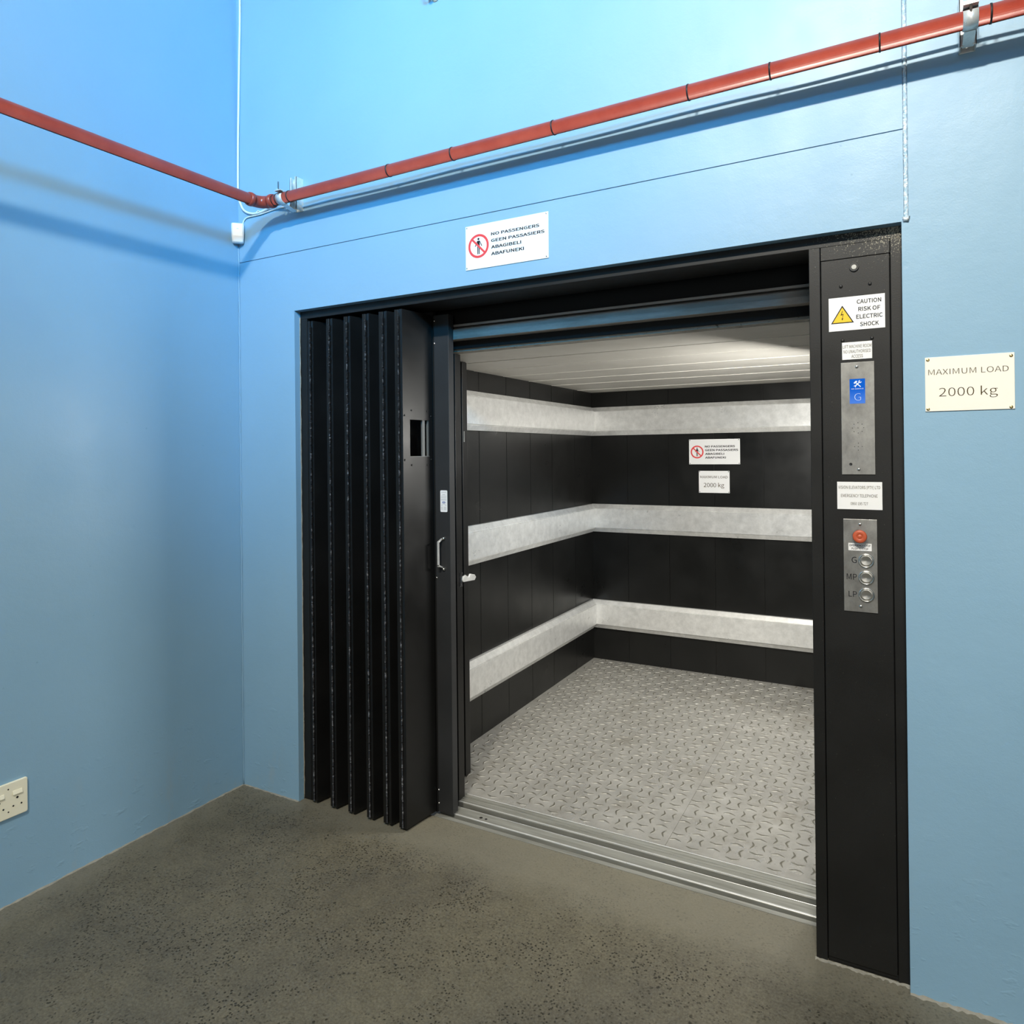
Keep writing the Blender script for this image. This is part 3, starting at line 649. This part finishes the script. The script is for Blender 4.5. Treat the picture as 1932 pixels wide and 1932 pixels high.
for i in range(-20, 20):
    for j in range(-4, 34):
        cx = 1.9396 + i * P; cy = 0.5506 + (j - 2) * P
        if (i + j) % 2 == 0: items = (((cx, cy - 0.0265), 0, 1), ((cx, cy + 0.0265), 0, -1))
        else: items = (((cx - 0.0265, cy + 0.002), 1, -1), ((cx + 0.0265, cy + 0.002), 1, 1))
        for (px, py), r, fl in items:
            if CL + 0.022 < px < CR - 0.03 and 0.418 < py < CB - 0.02 and abs(px - xs) > 0.006: tear(b, px, py, r, fl)
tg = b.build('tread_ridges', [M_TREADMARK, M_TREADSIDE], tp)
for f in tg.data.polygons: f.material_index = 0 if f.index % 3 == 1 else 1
# wall panels with fine joints
def planks_x(mb, y0, y1, edges, z0, z1):
    for a, c in zip(edges, edges[1:]): mb.box(a + 0.002, c - 0.002, y0, y1, z0, z1)
def planks_y(mb, x0, x1, edges, z0, z1):
    for a, c in zip(edges, edges[1:]): mb.box(x0, x1, a + 0.002, c - 0.002, z0, z1)
b = MB(); planks_x(b, CB, CB + 0.03, [CL - 0.03, 0.9565, 1.2555, 1.5659, 1.8807, 2.186, 2.49, CR + 0.03], 0.0, CZ + 0.02); b.box(CL - 0.05, CR + 0.05, CB + 0.004, CB + 0.06, 0, CZ + 0.02)
b.build('back_wall', M_CARWALL, car)
b = MB(); planks_y(b, CL - 0.03, CL, [0.56, 0.668, 0.972, 1.271, 1.568, 1.873, 2.235, CB], 0.0, CZ + 0.02); b.box(CL - 0.06, CL - 0.004, 0.56, CB + 0.03, 0, CZ + 0.02)
b.build('side_wall', M_CARWALL, car)
b = MB(); planks_y(b, CR, CR + 0.03, [0.40, 0.70, 1.0, 1.3, 1.6, 1.9, 2.2, CB], 0.0, CZ + 0.02); b.box(CR + 0.004, CR + 0.06, 0.40, CB + 0.03, 0, CZ + 0.02)
b.build('side_wall', M_CARWALL, car)
MB().box(CL - 0.03, 0.842, 0.556, 0.60, 0.0, CZ + 0.02).build('front_return', M_CARWALL, car, 0.001); MB().box(2.42, CR + 0.03, 0.34, 0.40, 0.0, CZ + 0.02).build('front_return', M_CARWALL, car, 0.001)
# ceiling boards
b = MB(); ed = [0.345, 0.640, 0.928, 1.2425, 1.557, 1.880, 2.297, CB + 0.01]
for k, (a, c) in enumerate(zip(ed, ed[1:])):
    dz = (0.0, 0.0025, 0.0005, 0.003, 0.0, 0.0025, 0.0)[k]
    b.prism([(a + 0.001, CZ), (a + 0.001, CZ + 0.02), (c - 0.001, CZ + 0.02), (c - 0.001, CZ + 0.0010)], CL - 0.03, CR + 0.03, 'x')
b.box(CL - 0.03, CR + 0.03, 0.345, CB, CZ + 0.012, CZ + 0.04)
cb = b.build('ceiling_boards', M_CARCEIL, car)
for y in ed[1:-1]: MB().box(CL - 0.03, CR + 0.03, y - 0.0014, y + 0.0014, CZ - 0.0015, CZ + 0.004).build('seam_highlight', M_SEAMLINE, cb, 0.0008)  # pale strips added to draw the seam edges catching light
MB().box(0.80, CR, CF - 0.018, 0.3445, CZ + 0.001, CZ + 0.03).build('ceiling_lip', M_RUST, car, 0.001)
# bumper rails: folded hat section
def rail_prof(z0, z1, d=0.042, ch=0.030):
    return [(0.0, z0), (0.018, z0), (d - 0.0065, z0 + ch - 0.003), (d - 0.008, z0 + ch), (d, z0 + ch + 0.0015), (d, z1 - ch - 0.0015), (d - 0.008, z1 - ch), (d - 0.0065, z1 - ch + 0.003), (0.018, z1), (0.0, z1)]
for z0, z1 in ((1.6215, 1.8260), (0.9260, 1.1270), (0.2300, 0.4330)):
    MB().prism([(CB - q, z) for q, z in rail_prof(z0, z1)], CL + 0.002, CR - 0.002, 'x').build('bumper_rail', M_GALV, car)
    b = MB().prism([(CL + q, z) for q, z in rail_prof(z0, z1)], 0.93, CB - 0.043, 'y')
    b.build('bumper_rail', M_GALV, car)
    MB().prism([(CL + q, z) for q, z in rail_prof(z0 - 0.0008, z1 + 0.0008, 0.0432)], 0.64, 0.9302, 'y').build('rail_end_cap', M_GALV, car, 0.002)
# tube lamp on the side wall of the car, out of the photograph's sight
b = MB().box(2.63, CR, 0.45, 1.85, 1.64, 1.68); b.build('lamp_housing', M_WHITE, car, 0.003)

# ------------------------------------------------------------------ car gate at the side of the opening
cg = thing('car_gate', (0.92, 0.45, 0.012), 'dark car gate folded behind the door stile with small metal latch', 'gate')
MB().box(0.930, 0.972, 0.306, 0.352, 0.012, 1.932).build('gate_stile', M_DOOR, cg, 0.0015)
MB().prism([(0.935, 0.353), (0.955, 0.353), (0.862, 0.512), (0.842, 0.512)], 0.02, 1.930, 'z').build('gate_leaf', M_DOOR, cg, 0.001)
MB().box(0.832, 0.875, 0.513, 0.555, 0.012, 1.925).build('gate_stile', M_DOOR, cg, 0.0015)
b = MB(); b.box(0.9715, 0.9745, 0.328, 0.350, 0.925, 0.985); lb_ = b.build('latch_plate', M_HINGE, cg, 0.001)
b = MB(); b.prism([(0.335, 0.952), (0.340, 0.968), (0.362, 0.972), (0.385, 0.960), (0.400, 0.972), (0.438, 0.962), (0.447, 0.950), (0.436, 0.938), (0.345, 0.944)], 0.9745, 0.982, 'x')
lt = b.build('latch_hook', M_GALV, cg, 0.0015); lt['label'] = 'small bare metal latch hook'
MB().box(0.8750, 0.8762, 0.522, 0.530, 1.555, 1.605).build('sensor_strip', M_STEEL, cg)

# ------------------------------------------------------------------ red sprinkler pipe
PA, PB, PZ, PR = 0.265, 0.100, 2.578, 0.0225
def pz(x): return PZ + 0.0035 * (x - PA)      # the long run rises slightly away from the corner
pp = thing('sprinkler_pipe', (PA, -PB, PZ), 'red painted steel pipe turning the corner along both blue walls', 'pipe')
MB().cyl((PA, -5.9, PZ - 0.066), (PA, -PB - 0.062, PZ), PR, 28).build('pipe_run', M_RED, pp)
MB().cyl((PA + 0.058, -PB, PZ), (6.3, -PB, pz(6.3)), PR, 28).build('pipe_run', M_RED, pp)
re = 0.045
arc = [(PA, -PB - re - 0.012, PZ)] + [(PA + re - re * math.cos(t), -PB - re + re * math.sin(t), PZ) for t in [PI / 2 * i / 10 for i in range(11)]] + [(PA + re + 0.012, -PB, PZ)]
el = MB().tube(arc, 0.0255, 28).build('elbow', M_RED, pp)
b = MB(); b.lathe([(PR, -0.011), (0.0275, -0.010), (0.0290, 0), (0.0275, 0.010), (PR, 0.011)], 28, Matrix.Translation((PA, -PB - re - 0.016, PZ)) @ Matrix.Rotation(PI / 2, 4, 'X')); b.build('elbow_collar', M_RED, el)
b = MB(); b.lathe([(PR, -0.011), (0.0275, -0.010), (0.0290, 0), (0.0275, 0.010), (PR, 0.011)], 28, Matrix.Translation((PA + re + 0.014, -PB, PZ)) @ Matrix.Rotation(PI / 2, 4, 'Y')); b.build('elbow_collar', M_RED, el)

# cable ties on the pipe
where = ['black cable tie on the red pipe next to the elbow', 'black cable tie on the red pipe between elbow and first bracket', 'black cable tie just past the first bracket on the red pipe',
         'black cable tie first along the long open span of red pipe', 'black cable tie on the red pipe up above the no passengers sign', 'black cable tie on the red pipe above the middle of the lift opening',
         'black cable tie on the red pipe nearer the vertical wall joint, third from it', 'black cable tie on the red pipe, second before the vertical wall joint',
         'black cable tie on the red pipe just before the vertical wall joint', 'black cable tie on the red pipe past the far bracket']
tie0 = None
for x, lb in zip((0.342, 0.362, 0.430, 0.9506, 1.24, 1.6412, 2.0907, 2.3249, 2.6018, 2.8476), where):
    if tie0 is None:
        tie0 = thing('cable_tie', (x, -PB, pz(x)), lb, 'cable tie', 'cable ties round the red pipe')
        MB().lathe([(PR, -0.0022), (PR + 0.0016, -0.0022), (PR + 0.0016, 0.0022), (PR, 0.0022)], 28, Matrix.Translation((x, -PB, pz(x))) @ Matrix.Rotation(PI / 2, 4, 'Y')).build('strap', M_RUBBER, tie0)
        b = MB().box(x - 0.004, x + 0.004, -PB + 0.006, -PB + 0.013, pz(x) + 0.021, pz(x) + 0.028); b.cyl((x, -PB + 0.010, pz(x) + 0.024), (x + 0.002, -PB + 0.024, pz(x) + 0.034), 0.0016, 6)
        b.build('tie_head', M_RUBBER, tie0)
    else: dup(tie0, (x, -PB, pz(x)), lb, 'cable ties round the red pipe')

# pipe brackets
def bracket(x, label):
    PZ = pz(x)
    t = thing('pipe_bracket', (x, 0.0, 2.55), label, 'bracket', 'pipe brackets on the back wall')
    b = MB(); z0, z1 = 2.550, 2.688; h = 0.0190
    b.box(x - h, x + h, -0.003, 0.0, z0, z1); b.box(x - h, x - h + 0.003, -0.041, -0.003, z0, z1); b.box(x + h - 0.003, x + h, -0.041, -0.003, z0, z1)
    b.box(x - h, x - h + 0.009, -0.041, -0.038, z0, z1); b.box(x + h - 0.009, x + h, -0.041, -0.038, z0, z1)
    b.build('strut_channel', M_ZINC, t, 0.0006)
    cw = 0.0165; T = Matrix.Translation((x, -PB, PZ)) @ Matrix.Rotation(PI / 2, 4, 'Y')
    # local angle 0 = -z, 90 deg = +y
    b = MB(); b.lathe([(PR + 0.0005, -cw), (PR + 0.003, -cw), (PR + 0.003, cw), (PR + 0.0005, cw), (PR + 0.0005, -cw)], 24, T, True, (math.radians(-120), math.radians(25)))
    b.prism([(-PB + 0.010, PZ - 0.0225), (-PB + 0.010, PZ - 0.0255), (-0.030, PZ - 0.036), (-0.030, PZ - 0.033)], x - 0.013, x + 0.013, 'x'); b.build('lower_clamp_half', M_ZINC, t)
    b = MB(); b.lathe([(PR + 0.001, -cw), (PR + 0.0035, -cw), (PR + 0.0035, cw), (PR + 0.001, cw), (PR + 0.001, -cw)], 24, T, True, (math.radians(115), math.radians(215)))
    b.prism([(-PB - 0.028, PZ + 0.0245), (-PB - 0.028, PZ + 0.0275), (-PB + 0.004, PZ + 0.0275), (-PB + 0.004, PZ + 0.0245)], x - cw, x + cw, 'x')
    b.prism([(-PB + 0.018, PZ + 0.016), (-PB + 0.018, PZ + 0.019), (-0.030, PZ + 0.030), (-0.030, PZ + 0.027)], x - 0.013, x + 0.013, 'x'); b.build('upper_clamp_half', M_ZINC, t)
    b = MB(); b.cyl((x, -PB - 0.022, PZ + 0.004), (x, -PB - 0.022, PZ + 0.062), 0.0032, 10); bo = b.build('clamp_bolt', M_SCREW, t)
    b = MB(); b.lathe([(0.0065, 0), (0.0065, 0.005), (0.003, 0.005)], 6, Matrix.Translation((x, -PB - 0.022, PZ + 0.0275)), False); b.build('nut', M_SCREW, bo)
bracket(0.3865, 'zinc strut bracket clamping the red pipe close to the corner elbow')
bracket(2.8045, 'zinc strut bracket clamping the red pipe past the vertical wall joint')

# ------------------------------------------------------------------ cables, detector, socket, bolt
pts = [(0.031, -0.007, 4.25), (0.031, -0.007, 3.58), (0.024, -0.007, 3.34), (0.012, -0.007, 3.0), (0.0087, -0.007, 2.86), (0.0084, -0.007, 2.70), (0.0252, -0.007, 2.645), (0.049, -0.007, 2.613), (0.0935, -0.007, 2.593), (0.1444, -0.007, 2.589),
       (0.1946, -0.010, 2.5946), (0.25, -0.025, 2.600), (0.32, -0.055, 2.604), (0.40, -0.077, 2.6055)]
for i in range(1, 30):
    x = 0.40 + i * 0.2; pts.append((x, -0.0775 + 0.0015 * math.sin(i * 2.3), pz(x) + 0.0262 + 0.002 * math.sin(i * 1.7)))
b = MB().tube(smooth_path(pts), 0.0048, 10)
tag(b.build('alarm_cable', M_CABLE), 'white cable dropping down the wall corner then tied along the red pipe', 'cable')
cl = thing('cable_clip', (0.135, -0.003, 2.589), 'white round cable clip holding the corner cable under the pipe', 'clip')
MB().lathe([(0.008, -0.004), (0.008, 0.004)], 12, Matrix.Translation((0.135, -0.007, 2.589)) @ Matrix.Rotation(PI / 2, 4, 'Y')).build('saddle', M_WHITE, cl)
b = MB(); disc(b, 0.135, 2.5985, 0.003, -0.008, 0.0, 10); b.build('nail', M_WHITE, cl)
pts = [(0.0335, -0.008, 2.548), (0.0354, -0.006, 2.5560), (0.0426, -0.005, 2.5714), (0.067, -0.005, 2.5817), (0.142, -0.005, 2.5808), (0.2253, -0.005, 2.5868), (0.2678, -0.005, 2.5880), (0.3224, -0.005, 2.5885), (0.3670, -0.006, 2.592)]
tag(MB().tube(smooth_path(pts), 0.0028, 8).build('detector_cable', M_CABLE), 'thin white cable from the corner detector to the pipe bracket', 'cable')
# motion detector set across the corner
dt = thing('motion_detector', (0.02, -0.02, 2.466), 'white motion detector box mounted across the wall corner', 'detector')
q = Vector((1, -1, 0)).normalized(); r = Vector((1, 1, 0)).normalized(); ctr = Vector((0.0, 0.0, 0))
def dpt(u, dep, z): v = ctr + r * u + q * dep; return (v.x, v.y, z)
b = MB(); secs = [(2.4655, 0.0215, 0.040), (2.470, 0.0245, 0.046), (2.495, 0.0265, 0.050), (2.535, 0.0275, 0.0505), (2.550, 0.0275, 0.049), (2.555, 0.026, 0.044)]
vs = []
for z, hw, dep in secs:
    for u, d in ((-hw, 0.022), (-hw, dep - 0.006), (-hw * 0.8, dep), (hw * 0.8, dep), (hw, dep - 0.006), (hw, 0.022)): vs.append(dpt(u, d, z))
fs = [(i * 6 + k, i * 6 + (k + 1) % 6, (i + 1) * 6 + (k + 1) % 6, (i + 1) * 6 + k) for i in range(len(secs) - 1) for k in range(6)] + [list(range(6))[::-1], [(len(secs) - 1) * 6 + k for k in range(6)]]
b.add(vs, fs); b.build('housing', M_WHITE, dt, 0.0025, 3)
b = MB(); b.add([dpt(-0.004, 0.0506, 2.5265), dpt(0.004, 0.0506, 2.5265), dpt(0.004, 0.0506, 2.5285), dpt(-0.004, 0.0506, 2.5285), dpt(-0.004, 0.048, 2.5265), dpt(0.004, 0.048, 2.5265), dpt(0.004, 0.048, 2.5285), dpt(-0.004, 0.048, 2.5285)],
      [(0, 1, 2, 3), (4, 7, 6, 5), (0, 4, 5, 1), (2, 6, 7, 3), (1, 5, 6, 2), (0, 3, 7, 4)]); b.build('indicator_slot', M_GREYINK, dt)

# double power socket on the side wall (face looks +x)
so = thing('power_socket', (0.0, -0.968, 0.2935), 'cream double power socket with two rocker switches on the blue side wall', 'socket')
yc = -0.9700
poly = rrect(-1.0300, -0.9098, 0.2935, 0.4110, 0.006)
MB().prism(poly, 0.0, 0.0095, 'x').build('face_plate', M_CREAM, so, 0.0025, 3)
XF = 0.0095
def hole_x(mb, y, z, r, x0, x1, n=16):
    mb.lathe([(r, 0), (r, x1 - x0), (0, x1 - x0)], n, Matrix.Translation((x0, y, z)) @ Matrix.Rotation(PI / 2, 4, 'Y'), False)
for s in (1, -1):
    y = yc + s * 0.0275
    sw = MB().prism([(XF - 0.001, 0.3800), (XF + 0.0015, 0.3800), (XF + 0.0050, 0.3672), (XF - 0.001, 0.3660)], y - 0.0148, y + 0.0148, 'y').build('rocker_switch', M_CREAM, so, 0.0006)
    for dy, z, rr in ((0, 0.3545, 0.0038), (-0.0125, 0.3300, 0.0029), (0.0125, 0.3300, 0.0029)):
        b = MB(); b.lathe([(0.0072, -0.0005), (0.0072, 0.0006), (0.0064, 0.0006)], 20, Matrix.Translation((XF, y + dy, z)) @ Matrix.Rotation(PI / 2, 4, 'Y'), False); pn = b.build('pin_surround', M_CREAM, so)
        b = MB(); hole_x(b, y + dy, z, rr, XF - 0.0005, XF + 0.0004); b.build('pin_hole', M_DARKHOLE, pn)
for z in (0.3912, 0.3155):
    b = MB(); hole_x(b, yc, z, 0.0024, XF - 0.0005, XF + 0.0005); b.build('fixing_screw', M_HINGE, so)

# stub bolt with washer high on the back wall
bo = thing('wall_anchor', (1.1026, 0.0, 3.245), 'bare metal anchor bolt with washer at the top of the blue back wall', 'bolt')
MB().lathe([(0.0, 0.003), (0.017, 0.003), (0.017, 0.0)], 20, Matrix.Translation((1.104, 0.0, 3.247)) @ Matrix.Rotation(PI / 2, 4, 'X'), False).build('washer', M_MORTAR, bo)
b = MB(); b.lathe([(0.0, 0.016), (0.010, 0.016), (0.0115, 0.013), (0.0115, 0.003)], 6, Matrix.Translation((1.1026, 0.0, 3.2500)) @ Matrix.Rotation(PI / 2, 4, 'X'), False); b.build('hex_nut', M_SCREW, bo)
MB().tube(smooth_path([(1.1026, -0.01, 3.25), (1.1026, -0.06, 3.25), (1.101, -0.075, 3.262), (1.100, -0.078, 3.30)]), 0.005, 10).build('hook', M_SCREW, bo)
